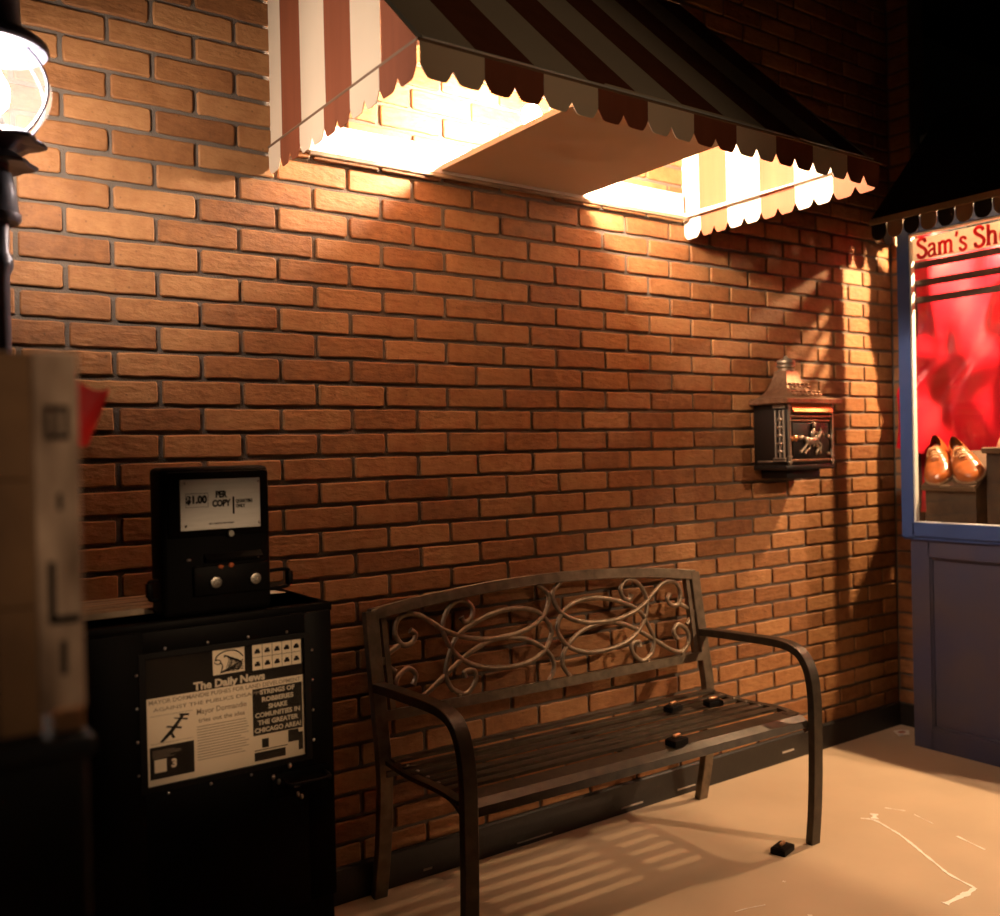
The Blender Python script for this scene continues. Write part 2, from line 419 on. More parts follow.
def valance(name, P, cuts, nsc, mats, first):
    """P(s, z, d) -> world; cuts: stripe borders along s; nsc scallops per stripe"""
    b = MB()
    for i in range(len(cuts) - 1):
        b.mi = (i + first) % 2; s0, s1 = cuts[i], cuts[i + 1]; N = nsc[i] * 10
        top = [(s0 + (s1 - s0) * k / N, AZ + .001) for k in range(N + 1)]
        bot = [(s0 + (s1 - s0) * k / N, scallop(k / 10) if k not in (0, N) else 2.022) for k in range(N + 1)]
        for k in range(N):
            q = [top[k], top[k + 1], bot[k + 1], bot[k]]
            A = [b.bm.verts.new(P(p[0], p[1], 0)) for p in q]; B = [b.bm.verts.new(P(p[0], p[1], .002)) for p in q]
            for fc in ((A[0], A[1], A[2], A[3]), (B[3], B[2], B[1], B[0]), (A[3], A[2], B[2], B[3])):
                b.bm.faces.new(fc).material_index = b.mi
    return rel(b.build(name, mats), aw)
cuts = [AX0 + i * SW for i in range(NS + 1)]
valance('front_valance', lambda s, z, d: (s, AY - .004 - d + .012 * (AZ - z), z), cuts, [2] * NS, [M_red, M_white], 1)
valance('side_valance', lambda s, z, d: (AX0 - .004 - d, s, z), ys, [2, 2, 2, 2, 2, 1], [M_red, M_white], 0)
valance('side_valance', lambda s, z, d: (AX1 + .004 + d, s, z), ys, [2, 2, 2, 2, 2, 1], [M_red, M_white], 0)
b = MB(); b.tube([(AX0 - .006, 0, AZ), (AX0 - .006, AY - .006, AZ), (AX1 + .006, AY - .006, AZ), (AX1 + .006, 0, AZ)], .0035, 6)
rel(b.build('piping', M_pipe), aw)
b = MB()
for x in (AX0 + .012, AX1 - .012): b.bar([(x, -.005, AZ + .008), (x, AY + .012, AZ + .008), (x, -.005, AZ + .74)], .016, .016)
b.bar([(AX0 + .012, AY + .012, AZ + .008), (AX1 - .012, AY + .012, AZ + .008)], .016, .016)
[rel(o, aw) for o in build_each(b, 'frame_bar', M_whitep)]
b = MB(); b.box(AX0 + .02, -.022, 2.075, AX1 - .02, -.001, 2.155, .002); rel(b.build('mounting_board', M_whitep), aw)
b = MB(); b.bar([(AX0 + .1, -.026, 2.066), (AX1 - .01, -.026, 2.066)], .012, .012); rel(b.build('mounting_rail', M_woodx), aw)
b = MB(); b.box(.93, -.755, 2.083, 1.478, -.024, 2.10, .002); rel(b.build('soffit_panel', M_board), aw)
M_bulbA = emitter('awning_bulb_glow', (1, .80, .60), BULB_AWN)
for k, (x, y, lab) in enumerate(((1.06, -.30, 'glowing bulb inside the striped awning, on the side by the lantern'), (1.40, -.30, 'glowing bulb inside the striped awning, on the side by the shop booth'))):
    t = thing('light_bulb', lab, 'light bulb', (x, y, 2.10), 0)
    b = MB(); b.lathe([(.022, 0), (.024, .004), (.024, .028), (.018, .034), (.014, .05)], (0, 0, 0), 20); b.build('socket', M_blackm, t, 40)
    b = MB(); b.ball((0, 0, .085), .028, .028, .034); b.build('bulb', M_bulbA, t, 60)

# ------------------------------------------------------------------ park bench
be = thing('park_bench', 'dark bronze metal park bench with scrollwork back and slatted seat', 'bench', (1.285, -.30, 0), math.radians(-1.8))
HW = .63
for sx in (-1, 1):
    x = sx * HW
    b = MB()     # front leg and armrest: one bent flat tube
    path = smoothpath([(x, -.235, 0), (x, -.246, .12), (x, -.252, .26), (x, -.253, .40), (x, -.251, .47), (x, -.238, .540), (x, -.204, .588), (x, -.150, .606), (x, -.07, .608), (x, .03, .604), (x, .13, .600), (x, .222, .594)], 5)
    b.bar(path, .040, .022, up=(1, 0, 0)) if False else b.sweep(path, [(-.011, -.020), (.011, -.020), (.0125, -.018), (.0125, .018), (.011, .020), (-.011, .020), (-.0125, .018), (-.0125, -.018)], up=(1, 0, 0))
    b.build('armrest_leg', M_bench, be, 35)
    b = MB()     # back post and rear leg
    path = smoothpath([(x, .245, 0), (x, .215, .14), (x, .196, .30), (x, .200, .40), (x, .218, .52), (x, .245, .68), (x, .263, .80)], 5)
    b.sweep(path, [(-.012, -.020), (.012, -.020), (.0135, -.018), (.0135, .018), (.012, .020), (-.012, .020), (-.0135, .018), (-.0135, -.018)], up=(1, 0, 0))
    b.build('rear_leg', M_benchLit, be, 35)
    b = MB()     # seat side rail, curving down at the front
    path = smoothpath([(x - sx * .012, .19, .392), (x - sx * .012, .06, .388), (x - sx * .012, -.08, .396), (x - sx * .012, -.16, .395), (x - sx * .012, -.215, .375), (x - sx * .012, -.238, .352)], 5)
    b.bar(path, .012, .026, up=(1, 0, 0)) if False else b.sweep(path, [(-.006, -.013), (.006, -.013), (.006, .013), (-.006, .013)], up=(1, 0, 0))
    b.build('seat_rail', M_bench, be, 35)
seat_y = [.168, .112, .056, .0, -.056, -.112]
for y in seat_y:
    z = .388 + .010 * abs(y - .02) / .15
    b = MB(); b.box(-HW + .012, y - .0145, z - .004, HW - .012, y + .0145, z + .006, .002); b.build('seat_slat', M_bench, be, 35)
b = MB(); b.prism([(-.150, .399), (-.150, .388), (-.205, .384), (-.232, .362), (-.240, .366), (-.232, .385), (-.208, .398)], 'x', -HW + .01, HW - .01); b.build('seat_front_plate', M_bench, be)
b = MB()
for sx in (-1, 1): b.box(sx * HW - .05 * (sx > 0) - 0, -.2, .3985, sx * HW + .05 * (sx < 0), -.165, .4, .001)
b.bar([(0, .19, .372), (0, -.2, .372)], .03, .012, up=(0, 0, 1)); b.bar([(-HW, .19, .36), (HW, .19, .36)], .02, .02)
build_each(b, 'seat_brace', M_bench, be)
b = MB()
for sx in (-1, 1):
    for y in seat_y[:]: b.ball((sx * (HW - .03), y, .399), .006, .006, .003, u=8, v=5)
build_each(b, 'bolt', M_steel, be, 60)
def BY(z): return .195 + .17 * (z - .389)
def bk(x, z, d=0): return (x, BY(z) + d, z)
b = MB()
top = [bk(x, .803 + .048 * (1 - (x / .65) ** 2) - .016) for x in [(-.63 + 1.26 * i / 24) for i in range(25)]]
b.sweep(top, [(-.013, -.017), (.013, -.017), (.0145, -.015), (.0145, .015), (.013, .017), (-.013, .017), (-.0145, .015), (-.0145, -.015)], up=(0, .17, 1))
b.build('top_rail', M_benchLit, be, 35)
b = MB(); b.sweep([bk(-.63, .512), bk(.63, .512)], [(-.013, -.014), (.013, -.014), (.013, .014), (-.013, .014)], up=(0, .17, 1)); b.build('lower_rail', M_benchLit, be, 35)
for sx in (-1, 1):
    b = MB(); b.sweep([bk(sx * .590, .505), bk(sx * .594, .795)], [(-.008, -.010), (.008, -.010), (.008, .010), (-.008, .010)], up=(0, 1, 0)); b.build('side_rail', M_benchLit, be, 35)
cv = {'A': [(.027, .82), (-.012, .784), (.016, .722), (.099, .685), (.209, .676), (.294, .688), (.367, .715), (.416, .748), (.456, .773), (.493, .78), (.527, .767), (.538, .73), (.518, .696), (.487, .699), (.473, .72), (.489, .734)],
      'B': [(.029, .516), (-.002, .559), (.009, .604), (.07, .65), (.136, .669), (.217, .672), (.303, .643), (.38, .599), (.459, .551), (.51, .538), (.547, .566), (.546, .605), (.509, .629), (.484, .609), (.496, .582)],
      'C': [(.371, .550), (.388, .592), (.371, .645), (.338, .696), (.268, .731), (.182, .753), (.102, .755), (.045, .74), (.015, .719), (-.005, .688), (-.005, .659), (.033, .613), (.107, .588), (.202, .588), (.288, .608), (.346, .648), (.377, .701), (.377, .746), (.346, .79), (.305, .8), (.272, .775), (.282, .742), (.305, .736), (.315, .751)],
      'D': [(.371, .550), (.327, .531), (.290, .561), (.290, .592), (.322, .594), (.322, .577)],
      'E': [(.522, .70), (.562, .680), (.580, .660), (.566, .640), (.548, .625)]}
for sx in (-1, 1):
    b = MB()
    for k, pts in cv.items():
        d = {'A': -.001, 'B': .001, 'C': 0, 'D': 0, 'E': 0}[k]
        path = smoothpath([bk(sx * (p[0] + .02), p[1], d) for p in pts], 6)
        n = len(path); scl = [1] * n
        if k in 'ABCD':
            for i in range(4): scl[n - 1 - i] = 1.0 + .25 * (3 - i) / 3
        b.sweep(path, [(-.0065, -.0055), (.0065, -.0055), (.0065, .0055), (-.0065, .0055)] if False else [(.0082 * math.cos(a), .0068 * math.sin(a)) for a in [2 * PI * q / 8 for q in range(8)]], up=(0, 1, -.17), scl=scl)
    for (x, z) in ((.305, .812), (.49, .792), (.51, .528), (.35, .524), (.585, .66)): b.box(sx * (x + .02) - .006, BY(z) - .006, z - .011, sx * (x + .02) + .006, BY(z) + .006, z + .011, .002)
    b.build('scrollwork', M_cast, be, 50)

# ------------------------------------------------------------------ small boxes with brass bolt
def cassette(x, y, z, rz, label, sc=1):
    t = thing('small_box', label, 'small box', (x, y, z), rz, None)
    b = MB(); b.box(-.036 * sc, -.024 * sc, 0, .036 * sc, .024 * sc, .019, .003); b.box(-.030 * sc, -.019 * sc, .018, .030 * sc, .019 * sc, .021, .001); b.build('case', M_blackm, t, 40)
    b = MB(); b.lathe([(.003, -.016), (.0058, -.013), (.0058, .010), (.004, .015), (.002, .017)], (0, 0, .0265), 14, axis='x'); b.build('brass_pin', M_brass, t, 40)
def onbench(px, py): return px, py
cassette(1.605, -.262, .4035, .15, 'small black box with brass pin at the back of the bench seat, nearer its middle', .78)
cassette(1.749, -.300, .4035, -.2, 'small black box with brass pin in the back corner of the bench seat', .78)
cassette(1.377, -.500, .3990, .1, 'small black box with brass pin on the front edge of the bench seat', .82)
cassette(1.781, -.539, 0, .25, 'small black box with brass pin lying on the floor beside the bench leg')

# ------------------------------------------------------------------ mailbox
mb_ = thing('wall_mailbox', 'antique copper and black cast mailbox with horse and rider relief on brick wall', 'mailbox', (2.472, 0, 1.15))
X0, X1, D = -.138, .138, -.155
b = MB(); b.box(X0, D, .012, X1, -.002, .258, .003); b.box(X0 - .006, D - .006, 0, X1 + .006, -.002, .018, .003); b.build('body', M_mailb, mb_, 40)
b = MB(); b.box(-.10, -.125, -.035, .10, -.002, .001, .004); b.build('base_block', M_mailb, mb_, 40)
# pagoda roof: flared four-sided lofts
b = MB(); rings = []
for (hx, y0, z) in ((.160, -.178, .248), (.164, -.182, .252), (.164, -.182, .266), (.158, -.176, .271), (.122, -.146, .276), (.090, -.122, .290), (.062, -.102, .312), (.045, -.088, .340), (.036, -.080, .368), (.033, -.077, .382)):
    yb = -.002 - max(0, (z - .27)) * .18
    rings.append([b.bm.verts.new(p) for p in ((-hx, y0, z), (hx, y0, z), (hx, yb, z), (-hx, yb, z))])
for A, B in zip(rings, rings[1:]):
    for i in range(4): b.bm.faces.new((A[i], A[(i + 1) % 4], B[(i + 1) % 4], B[i]))
b.bm.faces.new(rings[0][::-1]); b.bm.faces.new(rings[-1]); b.build('roof', M_mailc, mb_, 30)
b = MB()
for k in range(4):
    for q in range(-3 + k // 2, 4 - k // 2):
        b.ball((q * .026 + (k % 2) * .013, -.150 + .0165 * k + .004, .286 + .0125 * k + (k > 1) * .006), .012, .006, .005, u=10, v=6)
build_each(b, 'roof_tile', M_mailc, mb_, 60)
b = MB(); b.lathe([(.022, .376), (.032, .382), (.032, .388), (.024, .391), (.026, .394), (.036, .398), (.036, .404), (.027, .407), (.034, .411), (.036, .417), (.032, .424), (.020, .429), (.010, .432), (.008, .438), (.003, .442)], (0, -.05, 0), 20); b.build('finial', M_pewter, mb_, 50)
b = MB(); b.prism([(D - .012, .213), (D - .020, .218), (D - .004, .252), (D + .004, .252), (D + .004, .213)], 'x', -.118, .118); b.build('mail_flap', M_mailf, mb_)
b = MB()
b.box(-.122, D - .010, .196, .122, D, .204, .002); b.box(-.122, D - .006, .182, .122, D, .188, .002); b.box(-.126, D - .008, .030, .126, D, .040, .003)
build_each(b, 'moulding', M_mailc, mb_, 40)
b = MB(); b.box(-.108, D - .004, .046, .108, D, .176, .002); b.build('door', M_mailb, mb_, 40)
b = MB()
for sx in (-1, 1):
    b.bar([(sx * .128, D - .004, .02), (sx * .128, D - .004, .25)], .012, .010)
    for z in (.03, .05, .24): b.box(sx * .128 - .010, D - .010, z - .004, sx * .128 + .010, D, z + .004, .002)
build_each(b, 'corner_column', M_pewter, mb_, 40)
b = MB()
for y in (-.145, -.128, -.108): b.tube([(X0 - .004, y, .045), (X0 - .004, y, .225)], .005, 8)
for z in (.035, .044, .235, .242): b.box(X0 - .010, -.154, z - .003, X0, -.098, z + .003, .001)
for z in (.07, .10, .13, .16, .19): b.ball((X0 - .005, -.128, z), .006, .014, .007, u=10, v=6)
b.box(X0 - .004, -.09, .03, X0, -.02, .036, .001)
build_each(b, 'side_ornament', M_pewter, mb_, 40)
b = MB(); b.lathe([(.009, 0), (.009, -.004), (.005, -.008), (.011, -.014), (.011, -.019), (.006, -.023)], (-.112, D - .004, .118), 16, axis='y'); b.build('door_knob', M_mailf, mb_, 50)
b = MB()
for z in (.06, .125):
    b.tube([(.120, D - .008, z - .014), (.120, D - .008, z + .014)], .005, 8); b.bar([(.120, D - .006, z), (.095, D - .006, z)], .004, .010)
build_each(b, 'hinge', M_pewter, mb_, 40)
b = MB(); yy = D - .008
def E2(a, bb, r1, r2=None): b.tube([(a[0], yy, a[1]), ((a[0] + bb[0]) / 2, yy, (a[1] + bb[1]) / 2), (bb[0], yy, bb[1])], r1, 8, scl=[1, .85, (r2 or r1) / r1])
b.ball((.0, yy, .108), .036, .008, .015, Matrix.Rotation(-.12, 3, 'Y')); b.ball((-.026, yy, .108), .017, .008, .016); b.ball((.026, yy, .113), .016, .008, .016)
E2((.030, .118), (.054, .142), .011, .008); E2((.052, .144), (.072, .128), .008, .005); E2((.054, .150), (.058, .158), .003, .002)
for pts in ([(.030, .104), (.052, .090), (.046, .070), (.052, .062)], [(.022, .100), (.036, .080), (.024, .066), (.028, .058)], [(-.030, .100), (-.044, .084), (-.060, .072), (-.072, .066)], [(-.020, .098), (-.016, .080), (-.036, .070), (-.044, .060)]):
    b.tube(smoothpath([(p[0], yy, p[1]) for p in pts], 3), .0055, 8)
b.tube(smoothpath([(-.040, yy, .114), (-.056, yy, .124), (-.070, yy, .118), (-.084, yy, .126)], 4), .006, 8)
b.ball((.004, yy - .002, .138), .011, .008, .020, Matrix.Rotation(.35, 3, 'Y')); b.ball((.012, yy - .002, .166), .009, .008, .010); b.ball((.011, yy - .002, .175), .013, .008, .005)
E2((.008, .146), (.034, .138), .0045, .0035); E2((.0, .126), (.014, .098), .006, .004); E2((.014, .098), (.008, .086), .004, .003)
b.build('horse_rider_relief', M_pewter, mb_, 60)

# ------------------------------------------------------------------ newspaper vending box
BX0, BX1, BY0, BY1, BZ = -.205, .325, -.50, -.12, .92
nb = thing('newspaper_box', 'black metal coin operated newspaper vending box beside the bench', 'newspaper box', (.06, -.31, 0))
def N(o): return rel(o, nb)
b = MB(); b.box(BX0, BY0 + .02, .04, BX1, BY1, BZ, .008); b.box(BX0 - .004, BY0 + .01, BZ - .02, BX1 + .004, BY1 - .0, BZ + .0, .004); N(b.build('cabinet', M_blackp, smooth=35))
b = MB(); b.box(BX0 + .02, BY0 + .05, 0, BX1 - .02, BY1 + .03, .045, .004); N(b.build('plinth', M_blackm))
PX0, PX1, PZ0, PZ1 = -.077, .257, .598, .853
# door with a rectangular window opening
b = MB()
dx0, dx1, dz0, dz1 = BX0 + .012, BX1 - .004, .28, .905
b.box(dx0, BY0, dz0, PX0, BY0 + .022, dz1, .003); b.box(PX1, BY0, dz0, dx1, BY0 + .022, dz1, .003)
b.box(PX0 - .004, BY0, dz0, PX1 + .004, BY0 + .022, PZ0, .003); b.box(PX0 - .004, BY0, PZ1, PX1 + .004, BY0 + .022, dz1, .003)
dr = N(b.build('door', M_blackp, smooth=35))
b = MB(); b.box(PX0 - .012, BY0 - .003, PZ0 - .010, PX0 + .002, BY0, PZ1 + .010, .001); b.box(PX1 - .002, BY0 - .003, PZ0 - .010, PX1 + .012, BY0, PZ1 + .010, .001)
b.box(PX0, BY0 - .003, PZ0 - .010, PX1, BY0, PZ0 + .002, .001); b.box(PX0, BY0 - .003, PZ1 - .002, PX1, BY0, PZ1 + .010, .001)
o = b.build('window_frame', M_blackm); o.parent = dr
b = MB(); b.box(PX0, BY0 - .001, PZ0, PX1, BY0 + .001, PZ1); o = b.build('window_pane', M_glass); o.parent = dr
b = MB()
for i in range(4):
    x = PX0 + .04 + (PX1 - PX0 - .08) * i / 3
    for z in (PZ1 + .016, PZ0 - .016): b.ball((x, BY0 - .002, z), .0032, .002, .0032, u=8, v=5)
for i in range(4):
    z = PZ0 + .03 + (PZ1 - PZ0 - .06) * i / 3
    for x in (PX0 - .016, PX1 + .016): b.ball((x, BY0 - .002, z), .0032, .002, .0032, u=8, v=5)
build_each(b, 'rivet', M_steel, dr, 60)
b = MB(); b.box(.175, BY0 - .004, .520, .305, BY0, .572, .003); b.tube(smoothpath([(.20, BY0 - .002, .555), (.20, BY0 - .03, .553), (.225, BY0 - .036, .551), (.28, BY0 - .036, .551), (.295, BY0 - .03, .553), (.295, BY0 - .002, .555)], 4), .005, 8)
o = b.build('pull_handle', M_blackp, smooth=40); o.parent = dr
b = MB()
for (x, z) in ((.178, .568), (.190, .556), (.215, .585), (.232, .520), (.240, .513)): b.ball((x, BY0 - .006, z), .0045, .003, .006, u=10, v=6)
b.box(.21, BY0 - .040, .548, .262, BY0 - .036, .552, .001)
build_each(b, 'door_hardware', M_steel, dr, 60)
# coin mechanism
MX0, MX1, MY, MZ = -.030, .199, -.47, 1.226
b = MB(); b.box(MX0, MY, BZ, MX1, MY + .085, MZ, .012, seg=3); b.box(MX0 + .012, MY - .006, 1.082, MX1 - .006, MY + .01, 1.216, .004); cm = N(b.build('coin_mechanism', M_blackp, smooth=40))
b = MB(); b.box(.006, MY - .009, 1.096, .174, MY - .005, 1.200, .0008); pl = b.build('price_plate', M_alu); pl.parent = cm
b = MB(); yt = MY - .0095
add_text(b, '$1.00', .021, face_y(.039, yt, 1.158), .0011, maxw=.043)
add_text(b, 'PER\nCOPY', .0185, face_y(.090, yt, 1.158), .0010, maxw=.039)
add_text(b, 'QUARTERS\nONLY', .0100, face_y(.121, yt, 1.147), .0004, align='LEFT', maxw=.036)
b.box(.114, yt - .0004, 1.126, .1178, yt, 1.162)
add_text(b, 'NO CHANGE PROVIDED', .005, face_y(.09, yt, 1.108), .0001, maxw=.052)
for (x0, z0, x1, z1) in ((.017, 1.143, .063, 1.1438), (.017, 1.171, .063, 1.1718), (.017, 1.143, .0178, 1.1718), (.0622, 1.143, .063, 1.1718)): b.box(x0, yt - .0003, z0, x1, yt, z1)
o = b.build('plate_lettering', M_ink); o.parent = cm
b = MB()
for (x, z) in ((.017, 1.106), (.171, 1.106), (.171, 1.193), (.017, 1.193)): b.ball((x, MY - .010, z), .003, .0015, .003, u=10, v=6)
b.lathe([(.004, 0), (.004, -.006), (.007, -.008), (.006, -.012)], (.108, MY - .004, 1.086), 12, axis='y')
b.box(.058, MY - .014, 1.030, .170, MY - .012, 1.0325, .0005)
b.ball((.022, MY - .004, 1.036), .005, .003, .003); b.ball((.165, MY - .012, 1.033), .009, .003, .003)
build_each(b, 'screw', M_steel, cm, 60)
b = MB(); b.prism([(MY, 1.030), (MY - .014, 1.030), (MY - .016, 1.036), (MY - .002, 1.046), (MY, 1.046)], 'x', .055, .175); b.box(.03, MY - .010, .96, .19, MY, 1.022, .004); o = b.build('coin_return', M_blackp, smooth=30); o.parent = cm
for x in (.073, .157):
    b = MB(); b.lathe([(.0125, 0), (.0125, -.006), (.011, -.009), (.006, -.0095), (.004, -.007)], (x, MY - .010, .988), 20, axis='y'); o = b.build('lock', M_steel, smooth=40); o.parent = cm
b = MB(); b.ball((.086, MY - .010, 1.018), .006, .003, .004); b.ball((.108, MY - .010, 1.020), .006, .003, .005); build_each(b, 'coin_indicator', M_amber, cm, 60)
for sx, x in ((1, MX1), (-1, MX0)):
    e = .052 if sx > 0 else .018
    b = MB(); b.tube(smoothpath([(x - sx * .002, MY + .03, .995), (x + sx * e * .8, MY + .03, .996), (x + sx * e, MY + .03, .990), (x + sx * e, MY + .03, .965), (x + sx * e * .8, MY + .03, .958), (x - sx * .002, MY + .03, .957)], 4), .004, 8)
    b.box(x + sx * e - .006, MY + .02, .962, x + sx * e + .006, MY + .04, .992, .003); o = b.build('side_handle', M_blackp, smooth=40); o.parent = cm
# the newspaper behind the window
PW, PH = PX1 - PX0, PZ1 - PZ0
npr = tag(MB().box(PX0 - .006, BY0 + .008, PZ0 - .01, PX1 + .006, BY0 + .016, PZ1 + .01, .001).build('newspaper', M_paper), 'The Daily News front page newspaper on show behind the vending box window', 'newspaper')
yp = BY0 + .0076
def U(u): return PX0 + u * PW
def V_(v): return PZ1 - v * PH
def rc(b, u0, v0, u1, v1, d=.0003): b.box(U(u0), yp - d, V_(v1), U(u1), yp, V_(v0))
b = MB()
rc(b, 0, 0, 1, .32); rc(b, .025, .70, .285, .95); rc(b, .655, .38, .985, .765); rc(b, .71, .80, .755, .875); rc(b, .66, .905, .865, .975)
b.build('printed_block', M_ink, npr)
b = MB()
rc(b, .41, .01, .61, .215, .0006); rc(b, .66, .015, .985, .225, .0006); rc(b, .05, .80, .12, .90, .0006)
b.build('printed_picture', M_paper, npr)
b = MB()
rnd = random.Random(5)
def stroke(pts, r_=.0009): b.tube(smoothpath([(U(p[0]), yp - .0009, V_(p[1])) for p in pts], 4), r_, 4)
stroke([(.425, .10), (.44, .06), (.48, .035), (.53, .03), (.57, .05), (.60, .09)], .0013); stroke([(.425, .10), (.445, .095), (.46, .11), (.45, .13), (.43, .125), (.422, .11)], .0011)   # bird head and beak
stroke([(.46, .12), (.47, .15), (.46, .20)], .0012); rc(b, .478, .070, .490, .082, .0009)
for k in range(9):
    u0 = .50 + .010 * k; stroke([(u0 - .02, .06 + .006 * k), (u0 + .01, .10 + .006 * k), (u0 - .015, .20)], .0007 + .0004 * (k % 3))
for k in range(5): stroke([(.455 + .012 * k, .205 - .002 * k), (.50 + .02 * k, .18 - .012 * k), (.60, .19 - .018 * k)], .0010)
for i in range(1, 5): rc(b, .66 + .325 * i / 5 - .0015, .015, .66 + .325 * i / 5 + .0015, .225, .0008)
for r_ in (0, 1):
    rc(b, .66, .118, .985, .1215, .0008)
    for i in range(5):
        u = .66 + .325 * (i + .5) / 5; v = .015 + .105 * (r_ + .55); rc(b, u - .018, v - .006, u + .018, v + .016, .0008); rc(b, u - .010, v - .022, u + .012, v - .006, .0008)
def ink_poly(pts): b.prism([(U(u), V_(v)) for u, v in pts], 'y', yp - .0005, yp)
ink_poly([(.085, .665), (.10, .675), (.16, .61), (.225, .50), (.235, .475), (.22, .475), (.15, .58)])      # aeroplane body and wings
ink_poly([(.12, .56), (.13, .55), (.215, .575), (.21, .59)]); ink_poly([(.165, .50), (.175, .495), (.25, .515), (.25, .53)]); ink_poly([(.14, .60), (.155, .60), (.175, .65), (.16, .655)]); ink_poly([(.20, .47), (.26, .48), (.258, .495), (.205, .49)])
rc(b, .885, .77, .955, .87, .0004); rc(b, .955, .80, .985, .95, .0004); rc(b, .66, .885, .88, .892, .0004)
b.build('printed_drawing', M_ink, npr)
b = MB()
add_text(b, 'MAYOR DORMANDIE PUSHES FOR LAND DEVELOPMENT', .012, face_y(U(.5), yp, V_(.355)), .0001, maxw=PW * .95)
add_text(b, 'AGAINST THE PUBLICS DISAPPROVAL', .010, face_y(U(.45), yp, V_(.415)), .0001, maxw=PW * .80)
add_text(b, 'Mayor Dormandie', .016, face_y(U(.46), yp, V_(.485)), .0001, maxw=PW * .31)
add_text(b, 'tries out the idea', .013, face_y(U(.46), yp, V_(.555)), .0001, maxw=PW * .29)
for k in range(13):
    v = .60 + k * .022; rc(b, .305, v, .305 + rnd.uniform(.27, .325), v + .006)
rc(b, .03, .46, .28, .463); rc(b, .03, .675, .28, .678)
for k in range(5): rc(b, .04, .73 + .013 * k, .04 + rnd.uniform(.1, .22), .734 + .013 * k, .0006)
b.build('printed_text', M_greyink, npr)
b = MB()
add_text(b, 'The Daily News', .022, face_y(U(.515), yp - .0003, V_(.282)), .0009, maxw=PW * .45)
for i, s_ in enumerate(('STRINGS OF', 'ROBBERIES', 'SHAKE', 'COMUNITIES IN', 'THE GREATER', 'CHICAGO AREA!')):
    add_text(b, s_, .0135, face_y(U(.82), yp - .0003, V_(.415 + .0625 * i)), .0005, maxw=PW * (.23, .21, .125, .30, .27, .31)[i])
add_text(b, '3', .022, face_y(U(.165), yp - .0003, V_(.85)), .0012)
b.build('headline_lettering', M_cream, npr)
# scratched box top built as a separate board, and paper scrap
b = MB(); b.box(-.203, -.375, .92, .030, -.175, .934, .003)
for y in (-.33, -.28, -.22): b.box(-.203, y - .0012, .933, .030, y + .0012, .9352)
tag(b.build('scratched_top_board', M_woodx), 'scratched wood-grained top of the black newspaper box, built as a board', 'board')
b = MB(); b.prism([(.262, -.275), (.306, -.285), (.300, -.232), (.272, -.225)], 'z', .9195, .9205); b.prism([(.264, -.273), (.275, -.227), (.270, -.226), (.261, -.268)], 'z', .9205, .932)
tag(b.build('paper_scrap', M_whitep), 'small scrap of white paper beside the coin mechanism of the newspaper box', 'paper')

# ------------------------------------------------------------------ foreground crate board on a black stand
st = thing('display_stand', 'tall black stand under the blurred wooden board', 'stand', (-.45, -1.35, 0))
b = MB(); b.box(-.56, -1.52, .02, -.385, -1.10, 1.00, .006); rel(b.build('cabinet', M_black), st)
b = MB(); b.box(-.565, -1.53, 0, -.38, -1.09, .04, .004); b.box(-.565, -1.53, .985, -.38, -1.09, 1.002, .004); [rel(o, st) for o in build_each(b, 'trim_board', M_black)]
wb = thing('wooden_crate', 'blurred weathered wooden crate side with pale stencilled edge close to camera', 'crate', (-.41, -1.35, 1.0))
b = MB()
for k in range(3): b.box(-.452, -1.498, 1.004 + k * .112, -.418, -1.16, 1.115 + k * .112, .001)
[rel(o, wb) for o in build_each(b, 'plank', M_wood)]
b = MB(); b.box(-.421, -1.510, 1.022, -.384, -1.490, 1.340, .003); rel(b.build('edge_batten', M_pale), wb)
b = MB()
for (z, h) in ((1.262, .030),):
    b.box(-.413, -1.5112, z, -.409, -1.5098, z + h); b.box(-.397, -1.5112, z, -.393, -1.5098, z + h); b.box(-.413, -1.5112, z, -.393, -1.5098, z + .004); b.box(-.413, -1.5112, z + h - .004, -.393, -1.5098, z + h); b.box(-.405, -1.5112, z, -.401, -1.5098, z + h)
b.box(-.413, -1.5112, 1.105, -.407, -1.5098, 1.155); b.box(-.413, -1.5112, 1.100, -.388, -1.5098, 1.107); b.box(-.404, -1.5112, 1.055, -.399, -1.5098, 1.085); b.box(-.404, -1.5112, 1.20, -.400, -1.5098, 1.215)
[rel(o, wb) for o in build_each(b, 'stencil_mark', M_ink)]
b = MB(); b.box(-.410, -1.512, 1.004, -.386, -1.488, 1.026, .002); rel(b.build('lit_batten_end', M_brass), wb)  # lower end of the batten; its orange light is put into the brass colour
b = MB()
def fl(u, v):
    s_ = 1 - .30 * v
    return (-.352 + .066 * u * s_ - .004 * v, -1.19 + .006 * math.sin(u * 5 + v * 2), 1.342 - .068 * v - .010 * u + .006 * math.sin(6 * u))
b.grid(fl, 8, 8, .0012); b.tube([(-.400, -1.19, 1.001), (-.324, -1.19, 1.352)], .0035, 8)
tag(b.build('cloth_flag', M_flag, smooth=60), 'small blurred red cloth flag behind the wooden crate', 'flag')

